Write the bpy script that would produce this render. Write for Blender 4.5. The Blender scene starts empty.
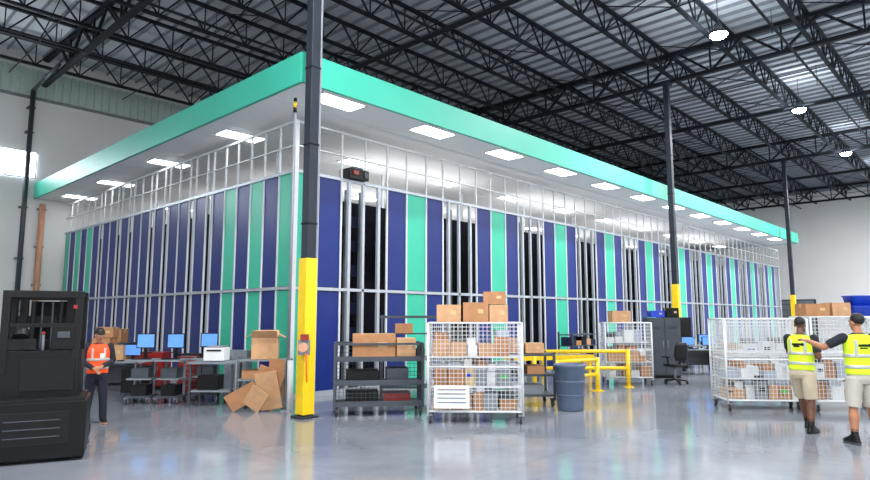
import bpy, math, random
from mathutils import Vector, Matrix
from mathutils.bvhtree import BVHTree
random.seed(7)
ANG=math.radians(-46.9); CA=math.cos(ANG); SA=math.sin(ANG)
def W(a,b): return (a*CA-b*SA, a*SA+b*CA)
scene=bpy.context.scene
try:
    scene.view_settings.view_transform='Standard'
    scene.view_settings.look='None'
except Exception as e: print(e)

# ---------------------------------------------------------------- materials
def lin(c):
    return tuple(((v/255)/12.92 if v/255<=0.04045 else ((v/255+0.055)/1.055)**2.4) for v in c)+(1,)
MATS={}
def mat(name,rgb,rough=0.5,metal=0.0,var=0.12,scale=6.0,emit=0,spec=.5):
    if name in MATS: return MATS[name]
    m=bpy.data.materials.new(name); m.use_nodes=True
    nt=m.node_tree; b=nt.nodes['Principled BSDF']
    c=lin(rgb)
    tc=nt.nodes.new('ShaderNodeTexCoord'); nz=nt.nodes.new('ShaderNodeTexNoise')
    nz.inputs['Scale'].default_value=scale; nz.inputs['Detail'].default_value=5
    nt.links.new(tc.outputs['Object'],nz.inputs['Vector'])
    rp=nt.nodes.new('ShaderNodeValToRGB')
    rp.color_ramp.elements[0].position=0.3; rp.color_ramp.elements[1].position=0.7
    rp.color_ramp.elements[0].color=(c[0]*(1-var),c[1]*(1-var),c[2]*(1-var),1)
    rp.color_ramp.elements[1].color=(min(1,c[0]*(1+var)),min(1,c[1]*(1+var)),min(1,c[2]*(1+var)),1)
    nt.links.new(nz.outputs['Fac'],rp.inputs['Fac'])
    nt.links.new(rp.outputs['Color'],b.inputs['Base Color'])
    b.inputs['Roughness'].default_value=rough; b.inputs['Metallic'].default_value=metal
    b.inputs['Specular IOR Level'].default_value=spec
    if emit:
        b.inputs['Emission Color'].default_value=c; b.inputs['Emission Strength'].default_value=emit
    MATS[name]=m; return m
TEAL=mat('teal_paint',(60,186,160),.45,var=.04,scale=1)
TEALP=mat('teal_panel',(56,188,156),.35,var=.05,scale=1,spec=.35)
NAVY=mat('navy_panel',(20,42,116),.35,var=.08,scale=1,spec=.3)
SILV=mat('aluminium_extrusion',(178,185,194),.4,.35,.05)
WHITEP=mat('white_frame_paint',(214,218,222),.45,var=.03)
SOFF=mat('white_soffit',(244,245,245),.6,var=.01,scale=.7)
FROST=mat('frosted_sheet',(168,178,194),.35,var=.06,scale=1)
BLACKST=mat('black_steel_truss',(28,33,41),.6,.1,.1,spec=.3)
COLM=mat('column_dark_paint',(42,48,58),.5,.1,.12,spec=.3)
YEL=mat('safety_yellow',(245,205,20),.4,var=.06)
BLACK=mat('black_plastic',(13,13,15),.5,var=.15,spec=.3)
BLACKG=mat('black_gloss',(8,8,10),.35,var=.1,spec=.3)
DGREY=mat('dark_grey_steel',(68,74,82),.45,.2,.1)
GREY=mat('grey_steel',(132,138,145),.45,.2,.1)
WIRE=mat('zinc_wire',(218,221,224),.35,.2,.05)
CARD=mat('cardboard',(178,128,88),.8,var=.1,scale=8)
CARD2=mat('cardboard_light',(198,154,114),.8,var=.1,scale=8)
TAPE=mat('packing_tape',(206,176,130),.3,var=.03)
RED=mat('red_paint',(146,34,30),.4)
ORNG=mat('orange_vest',(255,84,30),.7,var=.06)
NEON=mat('neon_vest',(208,238,34),.7,var=.05)
REFL=mat('reflective_tape',(190,194,190),.3,.3,.03)
SKINL=mat('skin_tan',(172,118,88),.55,var=.05)
SKIND=mat('skin_brown',(106,68,50),.5,var=.05)
HAIR=mat('black_hair',(16,14,14),.6)
SHIRT=mat('dark_shirt',(26,28,40),.8)
NAVYC=mat('navy_trousers',(22,26,44),.85)
KHAKI=mat('khaki_cloth',(192,178,154),.85,var=.06)
GREYC=mat('stone_shorts',(180,176,166),.85,var=.06)
WHITEC=mat('white_cloth',(235,235,235),.8)
LIP=mat('lips',(120,62,54),.5); EYEW=mat('eye_white',(235,235,235),.3)
BLUE=mat('blue_plastic',(24,66,195),.4)
BIN=mat('blue_grey_bin',(82,96,120),.45)
SCREEN=mat('monitor_screen',(90,145,220),.3,emit=.5)
PAPER=mat('white_packages',(224,226,228),.7,var=.04)
DECKM=mat('roof_deck',(212,217,222),.8,var=.1,scale=.8)
PURL=mat('sub_purlin',(136,142,152),.8)
WALL=mat('white_wall_paint',(238,239,238),.75,var=.02,scale=.5)
CORR=mat('corrugated_band',(196,214,208),.5,var=.05)
COPPER=mat('copper_pipe',(206,150,120),.5)
LAMP=mat('led_panel',(255,255,255),.5,emit=10,var=0)
HBAY=mat('high_bay_led',(255,255,255),.5,emit=50,var=0)
DAY=mat('daylight_glass',(240,248,255),.2,emit=14,var=0)
INTER=mat('storage_dark',(10,13,26),.7,var=.2,scale=3,spec=.2)
TOTE=mat('tote_grey_blue',(26,36,66),.6,var=.15,spec=.3)
RUB=mat('caster_rubber',(50,50,52),.6)
GREEN=mat('green_label',(90,200,90),.5)

# ---------------------------------------------------------------- builder
class MB:
    def __init__(s): s.v=[];s.f=[];s.m=[];s.s=[];s.mats=[];s.M=None
    def mi(s,m):
        if m not in s.mats: s.mats.append(m)
        return s.mats.index(m)
    def add(s,vs,fs,m,sm=False):
        o=len(s.v); k=s.mi(m)
        for p in vs:
            p=Vector(p)
            if s.M is not None: p=s.M@p
            s.v.append(tuple(p))
        for i,f in enumerate(fs):
            s.f.append(tuple(o+j for j in f)); s.m.append(k)
            s.s.append(sm if len(f)<5 else False)
    def box(s,c,d,m,rz=0,rx=0,ry=0):
        x,y,z=d[0]/2,d[1]/2,d[2]/2
        R=Matrix.Rotation(rz,3,'Z')@Matrix.Rotation(ry,3,'Y')@Matrix.Rotation(rx,3,'X')
        vs=[Vector(c)+R@Vector((i*x,j*y,k*z)) for k in(-1,1) for i,j in((-1,-1),(1,-1),(1,1),(-1,1))]
        s.add(vs,[(3,2,1,0),(4,5,6,7),(0,1,5,4),(1,2,6,5),(2,3,7,6),(3,0,4,7)],m)
    def beam(s,p,q,w,h,m):
        p,q=Vector(p),Vector(q); d=(q-p)
        if d.length<1e-5:return
        d.normalize(); up=Vector((0,0,1)) if abs(d.z)<.95 else Vector((0,1,0))
        r=d.cross(up).normalized(); u=r.cross(d).normalized()
        vs=[b+r*(i*w/2)+u*(j*h/2) for b in(p,q) for i,j in((-1,-1),(1,-1),(1,1),(-1,1))]
        s.add(vs,[(3,2,1,0),(4,5,6,7),(0,1,5,4),(1,2,6,5),(2,3,7,6),(3,0,4,7)],m)
    def cyl(s,p,q,r,m,n=10,r2=None):
        if r2 is None:r2=r
        p,q=Vector(p),Vector(q); d=(q-p).normalized()
        up=Vector((0,0,1)) if abs(d.z)<.9 else Vector((0,1,0))
        a=d.cross(up).normalized(); b=a.cross(d).normalized()
        vs=[];
        for c,rr in((p,r),(q,r2)):
            for i in range(n):
                t=2*math.pi*i/n; vs.append(c+a*(rr*math.cos(t))+b*(rr*math.sin(t)))
        fs=[(i,i+n,(i+1)%n+n,(i+1)%n) for i in range(n)]
        fs.append(tuple(range(n))); fs.append(tuple(reversed(range(n,2*n))))
        s.add(vs,fs,m,True)
    def sph(s,c,r,m,n=14,k=9):
        if not hasattr(r,'__len__'): r=(r,r,r)
        vs=[(c[0],c[1],c[2]-r[2])]
        for j in range(1,k):
            ph=-math.pi/2+math.pi*j/k
            for i in range(n):
                t=2*math.pi*i/n
                vs.append((c[0]+r[0]*math.cos(ph)*math.cos(t),c[1]+r[1]*math.cos(ph)*math.sin(t),c[2]+r[2]*math.sin(ph)))
        vs.append((c[0],c[1],c[2]+r[2])); L=len(vs)-1; fs=[]
        for i in range(n):
            fs.append((0,1+(i+1)%n,1+i)); fs.append((L,L-n+i,L-n+(i+1)%n))
            for j in range(k-2):
                o=1+j*n; fs.append((o+i,o+(i+1)%n,o+n+(i+1)%n,o+n+i))
        s.add(vs,fs,m,True)
    def loft(s,st,m,n=20,p=2.3):
        vs=[]
        for z,rx,ry,cx,cy in st:
            for i in range(n):
                t=2*math.pi*i/n; c_,s_=math.cos(t),math.sin(t)
                vs.append((cx+rx*math.copysign(abs(c_)**(2/p),c_),cy+ry*math.copysign(abs(s_)**(2/p),s_),z))
        fs=[]
        for j in range(len(st)-1):
            for i in range(n):
                fs.append((j*n+i,j*n+(i+1)%n,(j+1)*n+(i+1)%n,(j+1)*n+i))
        fs.append(tuple(reversed(range(n)))); fs.append(tuple(range((len(st)-1)*n,len(st)*n)))
        s.add(vs,fs,m,True)
    def lathe(s,prof,m,n=24,c=(0,0)):
        vs=[];
        for r,z in prof:
            for i in range(n):
                t=2*math.pi*i/n; vs.append((c[0]+r*math.cos(t),c[1]+r*math.sin(t),z))
        fs=[(j*n+i,j*n+(i+1)%n,(j+1)*n+(i+1)%n,(j+1)*n+i) for j in range(len(prof)-1) for i in range(n)]
        s.add(vs,fs,m,True)
    def mesh(s,name):
        me=bpy.data.meshes.new(name); me.from_pydata(s.v,[],s.f)
        for m in s.mats: me.materials.append(m)
        me.polygons.foreach_set('material_index',s.m); me.polygons.foreach_set('use_smooth',s.s)
        me.update(); return me
    def obj(s,name,loc=(0,0,0),rz=0,bevel=0,parent=None):
        o=bpy.data.objects.new(name,s.mesh(name)); scene.collection.objects.link(o)
        o.location=loc; o.rotation_euler=(0,0,rz)
        if bevel:
            b=o.modifiers.new('bev','BEVEL'); b.width=bevel; b.segments=2; b.limit_method='ANGLE'; b.angle_limit=.7
        if parent: o.parent=parent
        return o
    def put(s,name,a,b,rot=0,z=0,bevel=0):
        x,y=W(a,b); return s.obj(name,(x,y,z),ANG+math.radians(rot),bevel)

# ---------------------------------------------------------------- room shell
X0,X1,Y0,Y1,ZR=-10.,60.,-13.,28.2,12.3
fm=bpy.data.materials.new('polished_concrete'); fm.use_nodes=True
nt=fm.node_tree; B=nt.nodes['Principled BSDF']
tc=nt.nodes.new('ShaderNodeTexCoord')
n1=nt.nodes.new('ShaderNodeTexNoise'); n1.inputs['Scale'].default_value=.45; n1.inputs['Detail'].default_value=8; n1.inputs['Roughness'].default_value=.65
n2=nt.nodes.new('ShaderNodeTexNoise'); n2.inputs['Scale'].default_value=3; n2.inputs['Detail'].default_value=6
br=nt.nodes.new('ShaderNodeTexBrick'); br.offset=0; br.inputs['Scale'].default_value=1
br.inputs['Brick Width'].default_value=4.6; br.inputs['Row Height'].default_value=4.6; br.inputs['Mortar Size'].default_value=.008; br.inputs['Mortar Smooth'].default_value=.3
br.inputs['Color1'].default_value=(1,1,1,1); br.inputs['Color2'].default_value=(.98,.98,.98,1); br.inputs['Mortar'].default_value=(.8,.8,.8,1)
for n in(n1,n2,br): nt.links.new(tc.outputs['Object'],n.inputs['Vector'])
r1=nt.nodes.new('ShaderNodeValToRGB'); r1.color_ramp.elements[0].position=.3; r1.color_ramp.elements[1].position=.72
r1.color_ramp.elements[0].color=lin((108,114,124)); r1.color_ramp.elements[1].color=lin((146,150,158))
nt.links.new(n1.outputs['Fac'],r1.inputs['Fac'])
mx=nt.nodes.new('ShaderNodeMixRGB'); mx.blend_type='MULTIPLY'; mx.inputs[0].default_value=1
nt.links.new(r1.outputs['Color'],mx.inputs[1]); nt.links.new(br.outputs['Color'],mx.inputs[2])
nt.links.new(mx.outputs[0],B.inputs['Base Color'])
mr=nt.nodes.new('ShaderNodeMapRange'); mr.inputs['To Min'].default_value=.06; mr.inputs['To Max'].default_value=.18
nt.links.new(n2.outputs['Fac'],mr.inputs['Value']); nt.links.new(mr.outputs['Result'],B.inputs['Roughness'])
B.inputs['Specular IOR Level'].default_value=.95
mb=MB(); mb.box(((X0+X1)/2,(Y0+Y1)/2,-.1),(X1-X0,Y1-Y0,.2),fm); mb.obj('floor')
mb=MB(); mb.box(((X0+X1)/2,Y1+.1,ZR/2),(X1-X0,.2,ZR),WALL); mb.obj('wall_back')
mb=MB(); mb.box(((X0+X1)/2,Y0-.1,ZR/2),(X1-X0,.2,ZR),WALL); mb.obj('wall_front')
mb=MB(); mb.box((X0-.1,(Y0+Y1)/2,ZR/2),(.2,Y1-Y0,ZR),WALL); mb.obj('wall_left')
mb=MB(); mb.box((X1+.1,(Y0+Y1)/2,ZR/2),(.2,Y1-Y0,ZR),WALL)
mb.obj('wall_right')
mb=MB(); mb.box(((X0+X1)/2,(Y0+Y1)/2,ZR+.1),(X1-X0,Y1-Y0,.2),DECKM)
x=X0+.3
while x<X1:
    mb.box((x,(Y0+Y1)/2,ZR-.05),(.06,Y1-Y0,.1),PURL); x+=.61
mb.obj('ceiling')
mb=MB(); x=-9.8
while x<24:
    mb.box((x,Y1-.1,11.05),(.14,.2,1.15),CORR); mb.box((x+.15,Y1-.05,11.05),(.16,.1,1.15),CORR); x+=.3
mb.box((7.1,Y1-.12,10.45),(34,.24,.06),GREY)
mb.obj('trim_1')
mb=MB(); mb.box((1.1,Y1-.03,7.75),(11.4,.04,1.0),DAY)
for i in range(5): mb.box((-4.6+i*2.85,Y1-.06,7.75),(.04,.06,1.0),WHITEP)
for z in(7.23,8.27): mb.box((1.1,Y1-.06,z),(11.5,.08,.05),WHITEP)
mb.obj('window_1')
mb=MB(); mb.cyl((6.45,Y1-.35,0),(6.45,Y1-.35,10.7),.09,DGREY)
for z in(2,4,6,9,10): mb.box((6.45,Y1-.19,z),(.26,.3,.06),DGREY)
mb.cyl((6.45,Y1-.35,10.7),(6.45,Y1-3.5,10.85),.07,DGREY)
mb.obj('downspout_pipe')
mb=MB(); mb.cyl((7.1,Y1-.24,0),(7.1,Y1-.24,6.2),.11,COPPER)
for z in(1.5,3,4.5,6): mb.box((7.1,Y1-.13,z),(.3,.22,.05),GREY)
mb.obj('copper_riser_pipe')
mb=MB(); mb.box((X1-.06,14,1.6),(.1,3.2,3.2),DGREY); mb.box((X1-.1,14,1.6),(.08,2.9,3.0),GREY)
for i in range(6): mb.box((X1-.15,14,.3+i*.5),(.03,2.9,.04),DGREY)
mb.obj('door_1')

# ---------------------------------------------------------------- roof trusses
def truss(mb,p,q,zb,zt,step,cw,ww):
    p=Vector((p[0],p[1],0)); q=Vector((q[0],q[1],0)); L=(q-p).length; d=(q-p)/L; n=int(L/step)
    for z,w in((zb,cw),(zt,cw*1.1)): mb.beam((p.x,p.y,z),(q.x,q.y,z),w,cw*.8,BLACKST)
    for i in range(n):
        a=p+d*(i*step); b=p+d*((i+.5)*step); c=p+d*((i+1)*step)
        mb.beam((a.x,a.y,zt),(b.x,b.y,zb),ww,ww,BLACKST); mb.beam((b.x,b.y,zb),(c.x,c.y,zt),ww,ww,BLACKST)
        mb.beam((b.x,b.y,zb),(b.x,b.y,zt),ww*.7,ww*.7,BLACKST)
mb=MB(); ys=[9.39+2.44*k for k in range(-9,8)]
for y in ys:
    if Y0<y<Y1: truss(mb,(X0+.05,y),(X1-.05,y),11.25,12.15,1.53,.12,.05)
mb.obj('roof_joists')
mb=MB()
GX=[-9.8,6.82,23.6,40.4,57.2]
for gx in GX:
    truss(mb,(gx,Y0+.05),(gx,Y1-.3),11.0,12.05,2.44,.18,.085)
mb.obj('roof_girders')
mb=MB()
x=X0+3
while x<X1-1:
    mb.beam((x,Y0+.1,11.2),(x,Y1-.3,11.2),.03,.03,BLACKST)
    for i,y in enumerate(ys[:-1]):
        if y>Y0 and i%2==0: mb.beam((x,y,11.2),(x,y+2.44,12.1),.03,.03,BLACKST); mb.beam((x,y,12.1),(x,y+2.44,11.2),.03,.03,BLACKST)
    x+=4.2
mb.obj('joist_bridging')
mb=MB()
for y in(-8,-3.2,1.7,5.0,13,18,23): mb.cyl((X0+.1,y,10.95),(X1-.1,y,10.95),.045,BLACKST,8)
for x in(2,14,30,46): mb.cyl((x,Y0+.1,10.88),(x,Y1-.3,10.88),.09,BLACKST,8)
for y in(-8,-3.2,1.7,5.0,13,18,23):
    x=X0+1
    while x<X1-1:
        mb.cyl((x,y,10.7),(x,y,10.95),.015,BLACKST,6); mb.cyl((x,y,10.95),(x,y,11.5),.01,BLACKST,5); x+=3
mb.obj('sprinkler_pipes')
def column(x,y,yh):
    mb=MB()
    mb.box((0,0,5.5),(.2,.2,10.95),COLM)
    mb.box((0,0,.02),(.36,.36,.04),COLM); mb.box((0,0,10.9),(.36,.36,.1),COLM)
    mb.box((0,0,yh/2+.03),(.245,.245,yh-.06),YEL)
    mb.beam((.13,-.06,yh),(.13,-.06,10),.05,.04,GREY)
    for z in(3.5,5,6.5,8,9.5): mb.box((0,0,z),(.225,.225,.04),BLACKST)
    mb.obj('steel_column',(x,y,0),0,bevel=.012)
for gx in GX[1:4]: column(gx-.10,9.48,2.85 if gx<10 else 3.0)
for gx in GX[1:4]: column(gx,-8.5,2.9)

# ---------------------------------------------------------------- enclosure
CX,CY=7.92,11.73; EX,EY=46.6,27.6; ZM,ZP,ZF=2.42,5.07,6.25
enc=bpy.data.objects.new('robotic_storage_enclosure',None); scene.collection.objects.link(enc)
pan=MB(); fr=MB()
def col_right(x0,x1,m):
    for z0,z1 in((.1,ZM-.05),(ZM+.05,ZP-.02)):
        pan.box(((x0+x1)/2,CY,(z0+z1)/2),(x1-x0-.04,.05,z1-z0),m)
def post_r(x,z1=ZF,w=.042,y=CY-.03): fr.box((x,y,z1/2),(w,w,z1),SILV if z1<5.5 else WHITEP)
segs=[]; k=-1
while True:
    s0=10.69+3.62*k
    if s0>EX: break
    segs+= [(s0,s0+.7,NAVY),(s0+.7,s0+1.45,TEALP),(s0+1.45,s0+2.13,NAVY),(s0+2.13,s0+3.62,None)]; k+=1
for a_,b_,m in segs:
    a_=max(a_,CX); b_=min(b_,EX)
    if b_-a_<.1: continue
    post_r(a_)
    if m is not None: col_right(a_,b_,m)
    else:
        for t,w_ in((.16,.08),(.46,.07),(.80,.08)):
            post_r(a_+(b_-a_)*t,ZP,w_)
        for t in(.3,.6,.92):
            fr.box((a_+(b_-a_)*t,CY+.9,ZP/2),(.07,.07,ZP),GREY)
        xm=(a_+b_)/2; fr.box((xm,CY-.03,(ZP+ZF)/2),(.035,.035,ZF-ZP),WHITEP)
        for z in(.7,1.35,2.0,3.0,3.65,4.3): pan.box((xm,CY+1.25,z),(b_-a_,.25,.3),TOTE)
post_r(EX)
for z,h in((.06,.12),(ZM,.07),(ZP,.07),(ZF-.03,.05),(5.66,.025)):
    fr.box(((CX+EX)/2,CY-.035,z),(EX-CX,.06,h),WHITEP if z>5.2 else SILV)
pat='TNTNTNSNSNNSNSNNSNSNNSNTNTNT'
wd_={'T':.62,'N':.66,'S':.36}; tot=sum(wd_[c] for c in pat); sc=(EY-CY)/tot
y0=CY
for i,c in enumerate(pat):
    w=wd_[c]*sc; y1=y0+w
    m={'T':TEALP,'N':NAVY,'S':FROST}[c]
    for z0,z1 in((.1,ZM-.05),(ZM+.05,ZP-.02)):
        pan.box((CX+(.08 if c=='S' else 0),(y0+y1)/2,(z0+z1)/2),(.05,w-.04,z1-z0),m)
    fr.box((CX-.03,y0,ZF/2),(.042,.042,ZF),WHITEP)
    if c=='S': fr.box((CX+.02,(y0+y1)/2,ZP/2),(.05,.06,ZP),SILV)
    y0=y1
for z,h in((.06,.12),(ZM,.07),(ZP,.07),(ZF-.03,.05),(5.66,.025)):
    fr.box((CX-.035,(CY+EY)/2,z),(.06,EY-CY,h),WHITEP if z>5.2 else SILV)
fr.box((CX-.03,CY-.03,ZF/2),(.1,.1,ZF),WHITEP)
pan.box((EX,(CY+EY)/2,ZP/2),(.05,EY-CY,ZP-.1),NAVY)
pan.obj('wall_panels',parent=enc); fr.obj('extrusion_frame',parent=enc)
mb=MB(); mb.box(((9.0+EX-.3)/2,(13.2+27.4)/2,2.45),(EX-.3-9.0,14.2,4.9),INTER)
mb.obj('storage_core',parent=enc)
mb=MB()
for x in range(9,45,4):
    for y in(15,19,23):
        mb.box((x+.5,y,5.65),(.08,.08,1.5),WHITEP)
mb.obj('interior_posts',parent=enc)
RX,RY,RE=6.84,10.0,44.6
mb=MB(); mb.box(((RX+RE)/2,(RY+28.1)/2,6.47),(RE-RX-.1,28.1-RY-.1,.1),SOFF)
y=RY+1.22
while y<28: mb.box(((RX+RE)/2,y,6.418),(RE-RX-.2,.02,.006),WALL); y+=1.22
mb.obj('soffit',parent=enc)
mb=MB(); mb.box(((RX+RE)/2,RY,6.71),(RE-RX,.08,.62),TEAL)
mb.box((RX,(RY+28.1)/2,6.71),(.08,28.1-RY,.62),TEAL); mb.box((RE,(RY+28.1)/2,6.71),(.08,28.1-RY,.62),TEAL)
mb.box(((RX+RE)/2,(RY+28.1)/2,6.98),(RE-RX-.1,28.1-RY-.1,.06),GREY)
mb.obj('roof_fascia',parent=enc)
mb=MB()
def lp(x,y):
    mb.box((x,y,6.405),(1.16,.6,.03),WHITEP); mb.box((x,y,6.388),(1.08,.52,.012),LAMP)
x=8.05
while x<RE-1:
    lp(x,10.42); x+=3.0
for y in(14.3,18.5,22.7,26.4):
    x=7.95
    while x<RE-1: lp(x,y); x+=3.9
mb.obj('ceiling_light_panels',parent=enc)
mb=MB()
for y in(14.0,18.0,22.0,26.0):
    for x in(14,22,30,38):
        mb.box((x,y,4.96),(6,.3,.12),WHITEP)  # invented strip housing for the added fill light above it
        L=bpy.data.lights.new('soffit_fill_light','AREA'); L.shape='RECTANGLE'; L.size=5.8; L.size_y=.25; L.energy=60  # added upward fill, only there to brighten the soffit
        l=bpy.data.objects.new('soffit_fill_light',L); scene.collection.objects.link(l); l.parent=enc; l.location=(x,y,5.04); l.rotation_euler=(math.pi,0,0)
mb.obj('soffit_fill_strips',parent=enc)
mb=MB(); mb.box((0,0,0),(.6,.4,.24),BLACK); mb.box((-.12,-.21,.02),(.16,.03,.1),RED); mb.box((0,.0,.14),(.3,.3,.08),DGREY)
mb.box((.2,-.21,0),(.1,.03,.14),DGREY)
o=mb.obj('hoist_unit',(9.6,CY-.02,5.24),parent=enc)

def highbay(x,y,P):
    mb=MB()
    mb.lathe([(.0,.34),(.1,.34),(.12,.2),(.27,.05),(.3,0),(.3,-.02),(.27,-.02)],BLACKST,20)
    mb.lathe([(.27,-.0),(.26,-.06),(.2,-.12),(.1,-.155),(.0,-.165)],HBAY,20)
    mb.cyl((0,0,.34),(0,0,1.4),.012,BLACKST,6)
    o=mb.obj('high_bay_lamp',(x,y,10.75))
    L=bpy.data.lights.new('lamp_light','AREA'); L.shape='DISK'; L.size=.5; L.energy=P; L.color=(.985,.99,1)
    l=bpy.data.objects.new('lamp_light',L); scene.collection.objects.link(l); l.parent=o; l.location=(0,0,-.2)
    L=bpy.data.lights.new('deck_fill_light','AREA'); L.shape='DISK'; L.size=1.2; L.energy=P*.075; L.color=(.92,.96,1)  # added upward fill that brightens the roof deck over each lamp
    l=bpy.data.objects.new('deck_fill_light',L); scene.collection.objects.link(l); l.parent=o; l.location=(0,0,.1); l.rotation_euler=(math.pi,0,0)
for x in(-5,5,20,30,40,50):
    for y in(6.3,-.8,-8.5): highbay(x,y,830)

# ---------------------------------------------------------------- props
def casters(mb,w,d,r=.06,m=GREY):
    for i in(-1,1):
        for j in(-1,1):
            x,y=i*(w/2-.04),j*(d/2-.04)
            mb.cyl((x-.018,y,r),(x+.018,y,r),r,RUB,14); mb.cyl((x-.022,y,r),(x+.022,y,r),r*.4,m,8)
            for s in(-1,1): mb.box((x+s*.03,y,r*1.35),(.006,.05,r*1.5),m)
            mb.box((x,y,2*r+.015),(.08,.08,.02),m)
def grid(mb,o,u,v,nu,nv,r,m):
    o,u,v=Vector(o),Vector(u),Vector(v)
    for i in range(nu+1): p=o+u*(i/nu); mb.beam(p,p+v,r,r,m)
    for j in range(nv+1): p=o+v*(j/nv); mb.beam(p,p+u,r,r,m)
def mesh_cart(a,b,rot,w,d,h,shelves=(.55,1.1),fronth=None,goods=0,m=WIRE,name='wire_mesh_cart',st=.07,z0=.2,pal=None):
    mb=MB(); casters(mb,w,d)
    for i in(-1,1):
        for j in(-1,1): mb.cyl((i*w/2,j*d/2,.13),(i*w/2,j*d/2,h),.02,m,8)
    for z in(z0,h,(h+z0)/2):
        for j in(-1,1): mb.cyl((-w/2,j*d/2,z),(w/2,j*d/2,z),.016,m,8)
        for i in(-1,1): mb.cyl((i*w/2,-d/2,z),(i*w/2,d/2,z),.016,m,8)
    nu=int(w/st); nd=int(d/st); nh=int((h-z0)/st)
    grid(mb,(-w/2,d/2,z0),(w,0,0),(0,0,h-z0),nu,nh,.007,m)
    for i in(-1,1): grid(mb,(i*w/2,-d/2,z0),(0,d,0),(0,0,h-z0),nd,nh,.007,m)
    fh=fronth if fronth else h-z0
    grid(mb,(-w/2,-d/2,z0),(w,0,0),(0,0,fh),nu,int(fh/st),.007,m)
    for z in(z0,)+tuple(shelves): grid(mb,(-w/2,-d/2,z),(w,0,0),(0,d,0),nu,nd,.009,m)
    rnd=random.Random(int(a*100))
    levels=[z0]+list(shelves)
    pal=pal or [PAPER,PAPER,PAPER,CARD2,FROST,GREY,PAPER,CARD]
    for z in levels[:goods]:
        x=-w/2+.08
        while x<w/2-.25:
            ww=rnd.uniform(.14,.3); hh=rnd.uniform(.12,.34); dd=rnd.uniform(.3,d-.15)
            mb.box((x+ww/2,0,z+.006+hh/2),(ww,dd,hh),rnd.choice(pal),rz=rnd.uniform(-.1,.1))
            if rnd.random()<.3: mb.box((x+ww/2,-dd/2-.004,z+hh*.6),(ww*.5,.006,hh*.2),rnd.choice([RED,GREEN,BLACK,BLUE]))
            if rnd.random()<.6: mb.box((x+ww/2,0.02,z+hh+.07),(ww*.85,dd*.8,.12),rnd.choice([PAPER,FROST,CARD,DGREY]),rz=rnd.uniform(-.2,.2))
            x+=ww+.02
    return mb.put(name,a,b,rot)
def cbox(a,b,z,w,d,h,rot=0,m=CARD,flaps=False,name='cardboard_box'):
    mb=MB()
    if not flaps:
        mb.box((0,0,h/2),(w,d,h),m); mb.box((0,0,h+.001),(w*.99,.06,.003),TAPE)
        for s in(-1,1): mb.box((s*(w/2+.001),0,h*.85),(.003,.06,h*.28),TAPE)
        mb.box((w*.2,-d/2-.002,h*.55),(w*.22,.003,h*.22),TAPE)
    else:
        t=.008
        mb.box((0,0,t),(w,d,t),m)
        for s in(-1,1):
            mb.box((s*w/2,0,h/2),(t,d,h),m); mb.box((0,s*d/2,h/2),(w,t,h),m)
            mb.box((s*(w/2+.07),0,h+.04),(.18,d*.96,t),m,ry=s*.5); mb.box((0,s*(d/2+.06),h+.07),(w*.96,.2,t),m,rx=s*.8)
        mb.box((0,0,h*.6),(w*.8,d*.8,h*.3),PAPER)
    return mb.put(name,a,b,rot,z,bevel=.004)

mesh_cart(.70,11.1,-3,1.6,.75,1.68,shelves=(.6,1.1),goods=3,pal=[PAPER,CARD,CARD2,PAPER,GREY,CARD2,TAPE,PAPER])
for (da,dz,w_,h_,m_) in((-.45,0,.42,.3,CARD2),(.02,0,.44,.34,CARD),(.42,0,.32,.3,CARD2),(.35,.31,.38,.22,CARD)):
    cbox(.70+da,11.1,1.695+dz,w_,.42,h_,-3,m_)
mb=MB(); mb.box((0,0,0),(.6,.01,.38),PAPER)
for i in range(4): mb.box((0,-.008,.12-.07*i),(.48,.004,.02),GREY)
mb.put('paper_sign',.28,10.69,-3,.45)
mb=MB(); w,d,h=1.6,.75,1.32
casters(mb,w,d,.075,DGREY)
for i in(-1,1):
    for j in(-1,1): mb.box((i*w/2,j*d/2,.72),(.045,.045,1.14),DGREY)
    grid(mb,(i*w/2,-d/2,.2),(0,d,0),(0,0,1.05),10,14,.008,DGREY)
for z in(.2,.58,1.0):
    mb.box((0,0,z),(w,d,.04),DGREY); mb.box((0,-d/2,z+.02),(w,.03,.09),DGREY)
grid(mb,(-w/2,d/2,.2),(w,0,0),(0,0,1.05),20,14,.007,DGREY)
grid(mb,(-w/2,-d/2,.2),(w,0,0),(0,0,.42),20,6,.006,DGREY)
mb.box((0,-d/2,1.29),(w,.04,.04),DGREY); mb.box((0,d/2,1.29),(w,.04,.04),DGREY)
for i in(-1,1): mb.box((i*w/2,0,1.29),(.04,d,.04),DGREY)
mb.box((-.3,0,.70),(.6,.5,.2),BLACK); mb.box((.35,0,.72),(.4,.5,.24),DGREY); mb.box((-.3,.05,.32),(.6,.5,.2),BLACK); mb.box((.35,.05,.3),(.5,.5,.16),RED)
mb.put('shelf_cart',-1.07,11.9,8)
cbox(-1.15,11.8,1.03,.78,.5,.44,8,CARD); cbox(-.56,11.88,1.03,.35,.4,.36,8,CARD2)
mb=MB(); w,d=1.3,.7
casters(mb,w,d,.07,DGREY)
for i in(-1,1):
    for j in(-1,1): mb.box((i*w/2,j*d/2,.6),(.045,.045,.95),DGREY)
for z in(.22,.62,1.02): mb.box((0,0,z),(w,d,.04),DGREY)
mb.box((-.3,0,.74),(.4,.5,.2),BLACK); mb.box((.3,0,.72),(.35,.5,.16),CARD); mb.box((.1,0,.33),(.7,.5,.18),GREY)
mb.put('utility_cart',1.72,13.0,5)
cbox(1.52,13.0,1.05,.5,.45,.3,5,CARD); cbox(2.02,13.0,1.05,.38,.35,.2,5,CARD2)
mb=MB()
for i in(-1,1):
    for j in(-1,1): mb.box((i*.9,j*.35,.42),(.06,.06,.84),DGREY)
mb.box((0,0,.86),(1.95,.8,.05),GREY); mb.box((0,0,.25),(1.8,.7,.03),DGREY)
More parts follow.
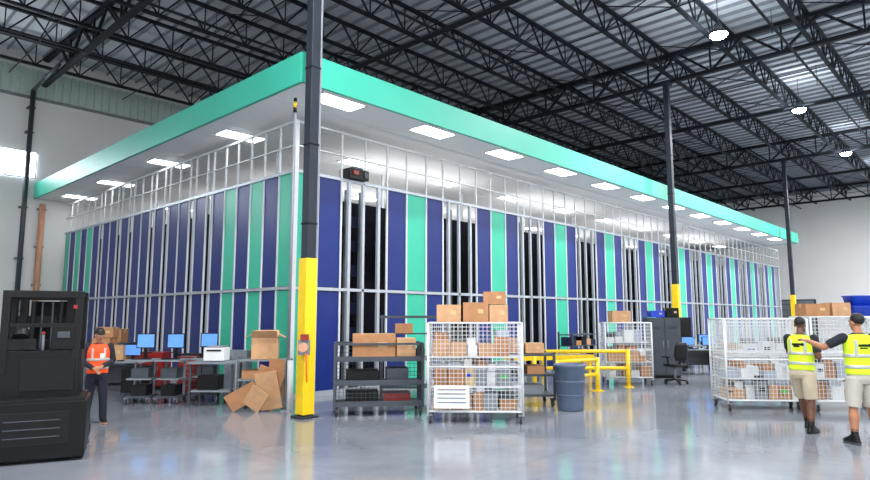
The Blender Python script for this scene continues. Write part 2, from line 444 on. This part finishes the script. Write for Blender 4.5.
for i in(-1,1): mb.box((i*.9,.36,1.35),(.05,.05,.95),DGREY)
mb.box((0,.36,1.78),(1.9,.06,.06),DGREY); mb.box((0,.25,1.4),(1.8,.3,.03),DGREY)
mb.box((-.4,.2,1.52),(.4,.25,.22),CARD); mb.box((.3,.2,1.5),(.3,.2,.17),BLACK); mb.box((-.2,-.1,.98),(.5,.4,.2),BLACK); mb.box((.5,-.1,1.0),(.3,.3,.22),RED)
mb.put('packing_workbench',-.3,14.2,4)
mb=MB(); mb.lathe([(0,.0),(.24,.0),(.25,.03),(.29,.8),(.31,.82),(.32,.86),(.30,.88),(.275,.86),(.24,.1),(0,.08)],BIN,28)
for s in(-1,1): mb.box((s*.32,0,.72),(.05,.14,.05),BIN)
for z in(.3,.55): mb.lathe([(.262+z*.03,z-.015),(.272+z*.03,z),(.262+z*.03,z+.015)],BIN,28)
mb.put('trash_can',2.62,12.3)
def rail(a,b,L,rot,hh=.95):
    mb=MB()
    n=max(1,int(L/1.3))
    for i in range(n+1):
        x=-L/2+L*i/n; mb.cyl((x,0,0),(x,0,hh),.055,YEL,12); mb.box((x,0,.01),(.22,.22,.02),YEL)
    for z in(hh-.05,hh*.5): mb.cyl((-L/2-.05,0,z),(L/2+.05,0,z),.045,YEL,10)
    mb.put('yellow_guard_rail',a,b,rot)
rail(3.75,16.2,2.4,0); rail(3.35,14.9,1.5,38,.8)
mb=MB()
for j in(-1,1): mb.box((0,j*.35,.62),(2.6,.06,.12),YEL)
for i in range(11): mb.cyl((-1.25+i*.25,-.33,.64),(-1.25+i*.25,.33,.64),.04,GREY,8)
for i in(-1,0,1):
    for j in(-1,1): mb.box((i*1.15,j*.35,.3),(.07,.06,.6),YEL)
mb.put('roller_conveyor',3.3,18.3,20,bevel=.004)
mesh_cart(5.15,17.0,-5,1.2,.75,1.62,shelves=(.6,1.1),goods=3,st=.09)
cbox(5.0,17.0,1.64,.5,.45,.3,0,CARD2)
def cabinet(a,b,w,d,h,m,rot=0,name='steel_cabinet',doors=2):
    mb=MB(); mb.box((0,0,h/2+.04),(w,d,h-.08),m)
    mb.box((0,0,.03),(w*.92,d*.9,.06),BLACK)
    for i in range(doors):
        x=-w/2+w*(i+.5)/doors
        mb.box((x,-d/2-.01,h/2+.04),(w/doors-.02,.02,h-.14),m)
        mb.cyl((x+(w/doors)*.35*(1 if i==0 else -1),-d/2-.04,h*.5),(x+(w/doors)*.35*(1 if i==0 else -1),-d/2-.04,h*.62),.01,GREY,6)
        for k in range(3): mb.box((x,-d/2-.022,h*.82+.03*k),(w/doors*.5,.004,.008),BLACK)
    return mb.put(name,a,b,rot,bevel=.006)
cabinet(6.75,18.7,.95,.5,1.75,DGREY); cabinet(5.95,19.6,.7,.5,1.3,GREY); cabinet(7.9,21.0,.8,.5,1.7,BLACK)
cabinet(9.0,23.5,1.0,.5,1.75,BLACK)
cbox(6.6,18.7,1.76,.4,.35,.2,0,BLUE,name='blue_parts_box')
cbox(7.05,18.7,1.76,.35,.35,.28,0,BLACK,name='black_equipment_case')
def rack(a,b,w,h,rot,n=4):
    mb=MB(); rnd=random.Random(int(a*37+b))
    for i in(-1,1):
        for j in(-1,1): mb.box((i*w/2,j*.25,h/2),(.05,.05,h),DGREY)
    for k in range(n):
        z=.15+(h-.25)*k/(n-1); mb.box((0,0,z),(w,.5,.03),DGREY)
        x=-w/2+.06
        while x<w/2-.3 and k<n-1:
            ww=rnd.uniform(.2,.35); hh=rnd.uniform(.12,.28); mb.box((x+ww/2,0,z+.017+hh/2),(ww,.4,hh),rnd.choice([BLACK,CARD,GREY,TOTE,CARD2])); x+=ww+.04
    mb.put('storage_shelf_rack',a,b,rot)
rack(4.7,20.6,1.6,1.3,46.9)
mb=MB()
for k in range(5):
    t=2*math.pi*k/5; x,y=.3*math.cos(t),.3*math.sin(t)
    mb.beam((0,0,.12),(x,y,.08),.05,.035,BLACK); mb.cyl((x-.02,y,.03),(x+.02,y,.03),.03,BLACK,10)
mb.cyl((0,0,.1),(0,0,.45),.03,GREY,10)
mb.loft([(.45,.22,.22,0,0),(.48,.25,.25,0,0),(.53,.24,.24,0,0)],BLACK,p=4)
mb.loft([(.62,.17,.03,0,.24),(.75,.22,.035,0,.25),(1.0,.21,.035,0,.28),(1.1,.15,.025,0,.3)],BLACK,p=4)
mb.beam((0,.15,.46),(0,.25,.7),.07,.02,BLACK)
for s in(-1,1): mb.beam((s*.25,.05,.5),(s*.27,.05,.7),.03,.03,BLACK); mb.box((s*.27,0,.71),(.06,.26,.03),BLACK)
mb.put('office_chair',6.45,17.0,200)
def monitor(mb,x,y,z,w=.42,h=.27):
    mb.box((x,y,z+h/2+.1),(w,.035,h),BLACK); mb.box((x,y-.02,z+h/2+.1),(w-.04,.006,h-.04),SCREEN)
    mb.box((x,y+.03,z+.1),(.05,.03,.2),BLACK); mb.box((x,y+.02,z+.01),(.2,.16,.015),BLACK)
def desk(a,b,L,rot=0,mons=(),name='computer_desk'):
    mb=MB(); mb.box((0,0,.76),(L,.7,.035),GREY)
    for i in(-1,1):
        for j in(-1,1): mb.box((i*(L/2-.05),j*.3,.37),(.04,.04,.745),DGREY)
    mb.box((0,.3,.45),(L-.1,.02,.4),DGREY); mb.box((L/2-.3,0,.35),(.4,.55,.55),BLACK)
    for x in mons: monitor(mb,x,.1,.78)
    for x in mons: mb.box((x,-.18,.79),(.38,.13,.02),BLACK)
    mb.box((-L/2+.25,.0,.88),(.25,.3,.2),PAPER)
    mb.put(name,a,b,rot)
desk(8.3,19.8,1.8,0,(-.3,.35)); desk(9.6,22.3,1.6,0,(0,))

def compcart(a,b,rot,withmon=True):
    mb=MB(); w,d=.5,.5
    casters(mb,w,d,.05,GREY); mb.box((0,0,.14),(w,d,.04),DGREY)
    for i in(-1,1): mb.box((i*.2,.15,.5),(.04,.04,.72),GREY)
    mb.box((0,0,.88),(w+.06,d+.02,.035),GREY); mb.box((0,0,.5),(w,.4,.03),GREY)
    mb.box((0,.02,.27),(.3,.35,.22),BLACK); mb.box((0,0,.62),(.34,.3,.2),DGREY)
    if withmon: monitor(mb,0,.12,1.02,.38,.31); mb.box((0,.13,.98),(.06,.04,.18),BLACK); mb.box((0,-.1,.91),(.36,.12,.02),BLACK)
    mb.put('computer_cart',a,b,rot)
compcart(-6.15,13.3,5); compcart(-5.53,13.3,-3); compcart(-4.98,13.8,4)
mb=MB(); mb.box((0,0,.5),(.5,.45,.8),RED); casters(mb,.5,.45,.045)
for k in range(6): mb.box((0,-.235,.2+k*.13),(.44,.02,.11),RED); mb.box((0,-.25,.24+k*.13),(.36,.015,.015),GREY)
mb.box((0,0,.92),(.54,.48,.04),BLACK); mb.put('tool_cabinet',-5.6,14.6,0,bevel=.004)
mb=MB()
for i in(-1,1):
    for j in(-1,1): mb.box((i*.42,j*.28,.42),(.04,.04,.84),DGREY)
mb.box((0,0,.86),(.95,.65,.04),GREY); mb.box((0,0,.3),(.85,.58,.03),GREY); mb.box((-.1,0,.46),(.4,.4,.28),BLACK)
mb.put('work_table',-4.5,13.0,0)
mb=MB(); mb.box((0,0,.14),(.42,.36,.26),PAPER); mb.box((0,-.16,.22),(.3,.08,.03),BLACK); mb.box((0,.02,.29),(.34,.28,.04),GREY)
mb.put('label_printer',-4.5,13.0,0,.885,bevel=.01)
desk(-7.4,14.6,1.6,0,(.35,),name='packing_desk')
cbox(-7.8,14.85,.99,.42,.36,.3,0,CARD); cbox(-7.36,14.75,.785,.3,.4,.34,0,CARD2)
cbox(-7.75,14.85,1.30,.4,.33,.24,5,CARD)
cabinet(-8.6,16.8,1.0,.5,1.1,DGREY); cabinet(-7.1,15.9,.7,.5,.9,RED,name='tool_cabinet',doors=1)
cabinet(-4.35,13.95,.5,.4,1.05,GREY)
cbox(-8.6,16.8,1.11,.6,.4,.35,0,CARD)
mb=MB(); w,d=.95,.6
casters(mb,w,d,.05,GREY); mb.box((0,0,.17),(w,d,.04),GREY)
for i in(-1,1):
    for j in(-1,1): mb.box((i*w/2,j*d/2,.55),(.035,.035,.75),GREY)
for z in(.55,.93): mb.box((0,0,z),(w,d,.03),GREY)
mb.box((-.2,0,.65),(.4,.4,.16),CARD); mb.box((.25,0,.3),(.35,.4,.2),CARD2)
mb.put('scrap_cart',-3.42,12.7,0)
cbox(-3.42,12.7,.95,.5,.42,.42,10,CARD2,flaps=True)
mb=MB()
mb.box((.05,0,.42),(.5,.012,.8),CARD,ry=.35,rx=.22); mb.box((.1,-.05,.38),(.42,.012,.74),CARD2,ry=-.15,rx=.25); mb.box((-.38,-.05,.27),(.62,.012,.34),CARD,ry=-.5,rx=.25)
mb.box((.2,.03,.5),(.3,.012,.95),CARD,ry=.12,rx=.15); mb.box((-.12,-.12,.24),(.36,.012,.44),CARD2,ry=.6,rx=.3)
mb.put('flattened_cardboard',-3.25,12.05,0,.02)
mb=MB(); mb.cyl((0,0,0),(0,0,5.9),.03,GREY,10); mb.box((0,0,.01),(.2,.2,.02),GREY)
mb.cyl((0,0,5.9),(0,0,6.0),.04,BLACK,12); mb.cyl((0,0,6.0),(0,0,6.12),.035,YEL,12); mb.cyl((0,0,6.12),(0,0,6.2),.035,BLACK,12)
mb.cyl((.06,-.05,0),(.06,-.05,.95),.06,WHITEP,10)
mb.put('beacon_light_pole',-2.84,12.2)
mb=MB(); mb.box((0,0,0),(.2,.1,.26),GREY); mb.cyl((0,-.05,.0),(0,-.1,.0),.085,COPPER,16); mb.cyl((.05,-.08,-.1),(.08,-.08,-.6),.012,ORNG,8); mb.box((.02,-.06,.18),(.14,.08,.1),RED)
mb.put('cable_reel',-2.32,11.155,0,1.25)

mesh_cart(6.4,12.5,-4,1.55,.8,1.74,shelves=(.6,1.1),goods=2)
mesh_cart(8.0,12.4,-4,1.5,.8,1.78,shelves=(.6,1.1),goods=2)
mesh_cart(7.1,14.0,-4,1.5,.8,1.74,shelves=(.9,),goods=2)
mesh_cart(9.6,12.9,-4,1.4,.8,1.74,shelves=(.6,1.1),goods=2)
cbox(7.5,12.43,1.8,.45,.42,.24,-4,CARD); cbox(7.95,12.4,1.8,.34,.42,.26,-4,CARD2)
mb=MB()
for i in(0,1):
    z=.2*i; mb.loft([(z,.2,.16,0,0),(z+.17,.23,.19,0,0),(z+.18,.25,.21,0,0),(z+.2,.25,.21,0,0)],BLUE,p=5)
mb.put('blue_tote',8.38,12.35,-4,1.8)

# ---------------------------------------------------------------- black order-picker forklift
mb=MB()
mb.box((0,0,.39),(1.16,1.0,.68),BLACKG); mb.box((0,-.02,.75),(1.08,.92,.05),BLACK)
mb.box((0,-.505,.42),(.8,.02,.4),BLACK)
for k in range(3): mb.box((0,-.52,.32+.1*k),(.6,.01,.012),DGREY)
mb.box((-.02,.08,1.06),(.98,.66,.6),BLACKG); mb.box((.1,-.26,1.05),(.6,.03,.4),BLACK)
for s in(-1,1):
    mb.cyl((s*.45,-.3,.12),(s*.56,-.3,.12),.12,RUB,18); mb.cyl((s*.4,.55,.1),(s*.56,.55,.1),.1,RUB,18)
    mb.box((s*.49,.9,.1),(.14,1.0,.12),BLACK)
    mb.box((s*.41,.30,1.12),(.12,.2,2.0),BLACK)
    mb.box((s*.27,.26,1.08),(.09,.14,1.95),BLACKG)
    mb.cyl((s*.16,.22,.7),(s*.16,.22,2.0),.03,BLACK,10)
    mb.cyl((s*.06,.22,.7),(s*.06,.22,2.0),.012,DGREY,8)
    mb.box((s*.40,-.22,1.6),(.09,.09,1.05),BLACK)
    mb.beam((s*.4,-.22,2.09),(s*.4,.3,2.1),.09,.06,BLACK)
    mb.box((s*.2,1.0,.2),(.1,1.0,.04),BLACK)
for z in(1.42,1.75,2.07): mb.box((0,.30,z),(.9,.16,.11),BLACK)
mb.box((.1,.42,1.45),(.62,.03,1.1),BLACK)
mb.box((0,-.22,2.08),(.89,.1,.09),BLACK); mb.box((0,-.22,1.68),(.8,.06,.05),BLACK)
for i in range(7): mb.box((-.33+.11*i,.04,2.11),(.04,.52,.03),BLACK)
mb.box((.25,-.2,1.52),(.26,.14,.3),BLACKG); mb.box((.25,-.275,1.56),(.14,.01,.08),DGREY)
mb.box((-.22,-.16,1.44),(.34,.2,.14),BLACK); mb.cyl((-.22,-.26,1.52),(-.22,-.2,1.6),.1,BLACK,18)
mb.cyl((.02,-.18,1.36),(.02,-.22,1.56),.018,GREY,8); mb.sph((.02,-.22,1.58),.024,RED)
mb.box((.36,-.27,1.92),(.05,.01,.05),RED)
mb.put('forklift',-5.17,8.3,26,bevel=.015)

# ---------------------------------------------------------------- people
def human(name,a,b,h,H,P,C,voxel=.0075):
    mb=MB(); sk=C['skin']
    lean=P.get('lean',0); L=Matrix.Translation((0,0,.92))@Matrix.Rotation(lean,4,'X')@Matrix.Translation((0,0,-.92))
    UP=L
    mb.M=L
    sh=C['shirt']; ve=C['vest']; pa=C['pants']
    mb.loft([(.90,.155,.11,0,.005),(1.0,.16,.112,0,0),(1.1,.158,.112,0,-.005),(1.22,.17,.118,0,-.005),(1.33,.182,.12,0,0),(1.40,.18,.11,0,.005),(1.45,.14,.085,0,.01),(1.485,.075,.065,0,.015)],sh)
    mb.loft([(.93,.184,.136,0,0),(1.1,.178,.133,0,-.003),(1.22,.188,.136,0,-.003),(1.33,.194,.136,0,0),(1.40,.184,.124,0,.005),(1.45,.145,.1,0,.01),(1.468,.10,.085,0,.012)],ve)
    for z,rx,ry in((1.03,.190,.145),(1.18,.194,.146)): mb.loft([(z-.018,rx,ry,0,-.002),(z+.018,rx,ry,0,-.002)],REFL)
    for s in(-1,1): mb.box((s*.105,0,1.29),(.03,.262,.2),REFL)
    if C.get('logo'):
        mb.box((0.01,.132,1.32),(.13,.03,.025),BLACK); mb.sph((-.075,.13,1.32),(.022,.02,.022),BLACK); mb.box((0.01,.132,1.285),(.09,.03,.01),BLACK)
    if C.get('front_id'): mb.box((.06,-.135,1.25),(.06,.03,.08),WHITEC)
    mb.cyl((0,.02,1.44),(0,.0,1.57),.056,sk,16,.05)
    yaw=P.get('yaw',0); pit=P.get('pitch',0)
    mb.M=UP@Matrix.Translation((0,-.01,1.63))@Matrix.Rotation(yaw,4,'Z')@Matrix.Rotation(pit,4,'X')
    mb.sph((0,.012,.03),(.075,.094,.09),sk,20,12); mb.sph((0,-.022,-.045),(.056,.066,.066),sk,18,10); mb.sph((0,-.055,-.088),(.03,.026,.024),sk)
    mb.cyl((0,-.084,.002),(0,-.104,-.034),.009,sk,8,.015); mb.sph((0,-.1,-.036),(.018,.014,.011),sk)
    for s in(-1,1):
        mb.sph((s*.03,-.078,0),(.014,.01,.009),EYEW,10,6); mb.sph((s*.03,-.087,0),(.007,.005,.007),BLACK,8,6)
        mb.sph((s*.03,-.084,.02),(.018,.009,.005),HAIR,8,6)
        mb.sph((s*.077,.012,-.012),(.012,.02,.031),sk,10,8)
    mb.sph((0,-.084,-.06),(.024,.009,.007),LIP,10,6)
    if C.get('hair','short')=='short': mb.sph((0,.026,.043),(.081,.096,.088),HAIR,20,12)
    if C.get('hair')=='buzz': mb.sph((0,.024,.038),(.0775,.093,.0865),HAIR,20,12)
    if C.get('cap'):
        mb.loft([(.04,.084,.102,0,.01),(.09,.08,.096,0,.012),(.125,.055,.07,0,.012),(.138,.02,.03,0,.012)],C['cap']); mb.box((0,-.12,.048),(.12,.1,.014),C['cap'],rx=.15)
    if C.get('beard'):
        mb.sph((0,-.03,-.075),(.06,.068,.048),HAIR,16,9)
    mb.M=UP
    for key,sd in(('aL',1),('aR',-1)):
        s_,e_,w_=[Vector(v) for v in P[key]]
        mb.sph(s_,.066,sh); mid=s_.lerp(e_,.74 if not C.get('long') else 1.0)
        mb.cyl(s_,mid,.068,sh,16,.062)
        mb.cyl(s_,e_,.052,sk,14,.044); mb.sph(e_,.044,sk if not C.get('long') else sh)
        fm_=e_.lerp(w_,.3)
        if C.get('long'): mb.cyl(e_,e_.lerp(w_,.95),.052,sh,14,.04)
        mb.cyl(e_,fm_,.043,sk,14,.045); mb.cyl(fm_,w_,.045,sk,14,.029); mb.sph(w_,.03,sk)
        d=(w_-e_).normalized(); n=Vector(P.get(key+'n',(-sd,0,0))); n=(n-d*n.dot(d)).normalized(); t=d.cross(n).normalized()
        for q in(-.028,-.01,.01,.028): mb.cyl(w_+t*q*.6,w_+d*.095+t*q,.014,sk,8,.012)
        for q,l in((-.034,.06),(-.012,.072),(.011,.078),(.034,.07)):
            p0=w_+d*.09+t*q; d1=(d+n*.35).normalized(); d2=(d+n*1.1).normalized(); d3=(d*.4+n).normalized()
            p1=p0+d1*l*.45; p2=p1+d2*l*.33; p3=p2+d3*l*.25
            for u0,u1 in((p0,p1),(p1,p2),(p2,p3)): mb.cyl(u0,u1,.0095,sk,8,.0085); mb.sph(u1,.0088,sk,8,6)
        side=t if P.get(key+'th',1)>0 else -t
        p0=w_+d*.03+side*.025; p1=p0+(side*.8+d*.6+n*.3).normalized()*.042; p2=p1+(d+side*.2+n*.5).normalized()*.035
        mb.cyl(p0,p1,.013,sk,8,.011); mb.cyl(p1,p2,.011,sk,8,.009); mb.sph(p1,.011,sk,8,6); mb.sph(p2,.009,sk,8,6)
    if P.get('held'):
        hx,hy,hz=P['held']; mb.box((hx,hy,hz),(.2,.14,.02),BLACK,rx=.4)
    mb.M=None
    mb.loft([(.80,.13,.10,0,.01),(.86,.168,.122,0,.008),(.93,.17,.12,0,.004),(.99,.163,.116,0,0)],pa)
    for key,sd in(('lL',1),('lR',-1)):
        hp,kn,an=[Vector(v) for v in P[key][:3]]; fa=P[key][3] if len(P[key])>3 else 0
        if C['short']:
            mb.cyl(hp,kn,.088,sk,16,.054); mb.sph(kn,.056,sk)
            c1=kn.lerp(an,.32); mb.cyl(kn,c1,.054,sk,16,.064); mb.cyl(c1,an,.064,sk,16,.038)
            mb.cyl(hp,hp.lerp(kn,.98),.108,pa,20,.094)
            mb.cyl(kn.lerp(an,.72),an,.048,BLACK if not C.get('sock') else C['sock'],14,.044)
        else:
            mb.cyl(hp,kn,.1,pa,18,.075); mb.sph(kn,.076,pa); mb.cyl(kn,an+Vector((0,0,-.02)),.075,pa,18,.062)
        F=Matrix.Translation((an.x,an.y,an.z-.085))@Matrix.Rotation(fa,4,'Z'); mb.M=F
        mb.loft([(0.0,.044,.135,0,-.055),(.03,.048,.14,0,-.055),(.055,.045,.125,0,-.05),(.085,.04,.085,0,-.02),(.12,.042,.052,0,0)],C['shoe'],p=2.6)
        mb.loft([(0,.05,.142,0,-.055),(.022,.05,.142,0,-.055)],C.get('sole',BLACK),p=2.6)
        mb.M=None
    src=mb.mesh(name+'_src'); so=bpy.data.objects.new(name+'_src',src); scene.collection.objects.link(so)
    r=so.modifiers.new('r','REMESH'); r.mode='VOXEL'; r.voxel_size=voxel
    sm=so.modifiers.new('s','SMOOTH'); sm.factor=.5; sm.iterations=2
    dg=bpy.context.evaluated_depsgraph_get(); ev=so.evaluated_get(dg)
    me=bpy.data.meshes.new_from_object(ev); me.name=name
    tree=BVHTree.FromPolygons(mb.v,mb.f)
    idx=[]
    for p in me.polygons:
        r_=tree.find_nearest(p.center); idx.append(mb.m[r_[2]] if r_[2] is not None else 0)
    me.materials.clear()
    for m in mb.mats: me.materials.append(m)
    me.polygons.foreach_set('material_index',idx); me.polygons.foreach_set('use_smooth',[True]*len(idx)); me.update()
    bpy.data.objects.remove(so)
    o=bpy.data.objects.new(name,me); scene.collection.objects.link(o)
    x,y=W(a,b); s=H/1.755; o.scale=(s,s,s); o.location=(x,y,.0); o.rotation_euler=(0,0,ANG+math.radians(180-h))
    return o
human('warehouse_worker',-5.74,10.75,150,1.59,
 dict(aL=[(.19,0,1.42),(.25,.03,1.14),(.06,-.2,1.06)],aR=[(-.19,0,1.42),(-.26,.03,1.14),(-.06,-.22,1.02)],
      aLn=(0,0,-1),aRn=(0,0,-1),
      lL=[(.09,0,.88),(.12,-.02,.48),(.14,.02,.088),.25],lR=[(-.09,0,.88),(-.12,-.02,.48),(-.15,0,.088),-.3],pitch=.15,yaw=.2),
 dict(skin=SKINL,shirt=SHIRT,vest=ORNG,pants=NAVYC,short=False,shoe=BLACK,sole=COPPER,long=True,cap=HAIR,front_id=True))
human('warehouse_worker',5.86,10.1,52,1.79,
 dict(aL=[(.19,0,1.42),(.24,-.14,1.2),(.09,-.34,1.2)],aR=[(-.19,0,1.42),(-.25,-.0,1.14),(-.1,-.24,1.16)],
      aLn=(0,0,-1),aRn=(0,0,-1),held=(0,-.38,1.2),
      lL=[(.09,0,.88),(.1,-.18,.5),(.1,-.33,.09),.1],lR=[(-.09,0,.88),(-.12,.03,.48),(-.14,.16,.088),-.15],pitch=.25,yaw=-.1,lean=.07),
 dict(skin=SKIND,shirt=SHIRT,vest=NEON,pants=KHAKI,short=True,shoe=BLACKG,sole=BLACK,hair='buzz',beard=True,sock=BLACK,logo=True))
human('warehouse_worker',6.12,9.1,2,1.84,
 dict(aL=[(.2,0,1.42),(.40,-.14,1.28),(.46,-.40,1.36)],aR=[(-.2,0,1.42),(-.30,.05,1.14),(-.22,-.16,1.0)],
      aLn=(0,0,-1),
      lL=[(.09,0,.88),(.13,0,.48),(.16,.03,.088),.2],lR=[(-.09,0,.88),(-.12,-.01,.48),(-.16,.02,.088),-.2],yaw=.25),
 dict(skin=SKINL,shirt=SHIRT,vest=NEON,pants=GREYC,short=True,shoe=BLACK,sole=DGREY,hair='short',sock=BLACK,logo=True))

# ---------------------------------------------------------------- world + camera
wd=bpy.data.worlds.new('World'); scene.world=wd; wd.use_nodes=True
wd.node_tree.nodes['Background'].inputs[0].default_value=(.8,.9,1,1); wd.node_tree.nodes['Background'].inputs[1].default_value=.5
cam=bpy.data.cameras.new('camera'); co=bpy.data.objects.new('camera',cam); scene.collection.objects.link(co)
cam.lens=25.7; cam.sensor_width=36; cam.clip_end=300
co.location=(0,0,1.8); co.rotation_euler=(math.radians(96.98),0,ANG); scene.camera=co
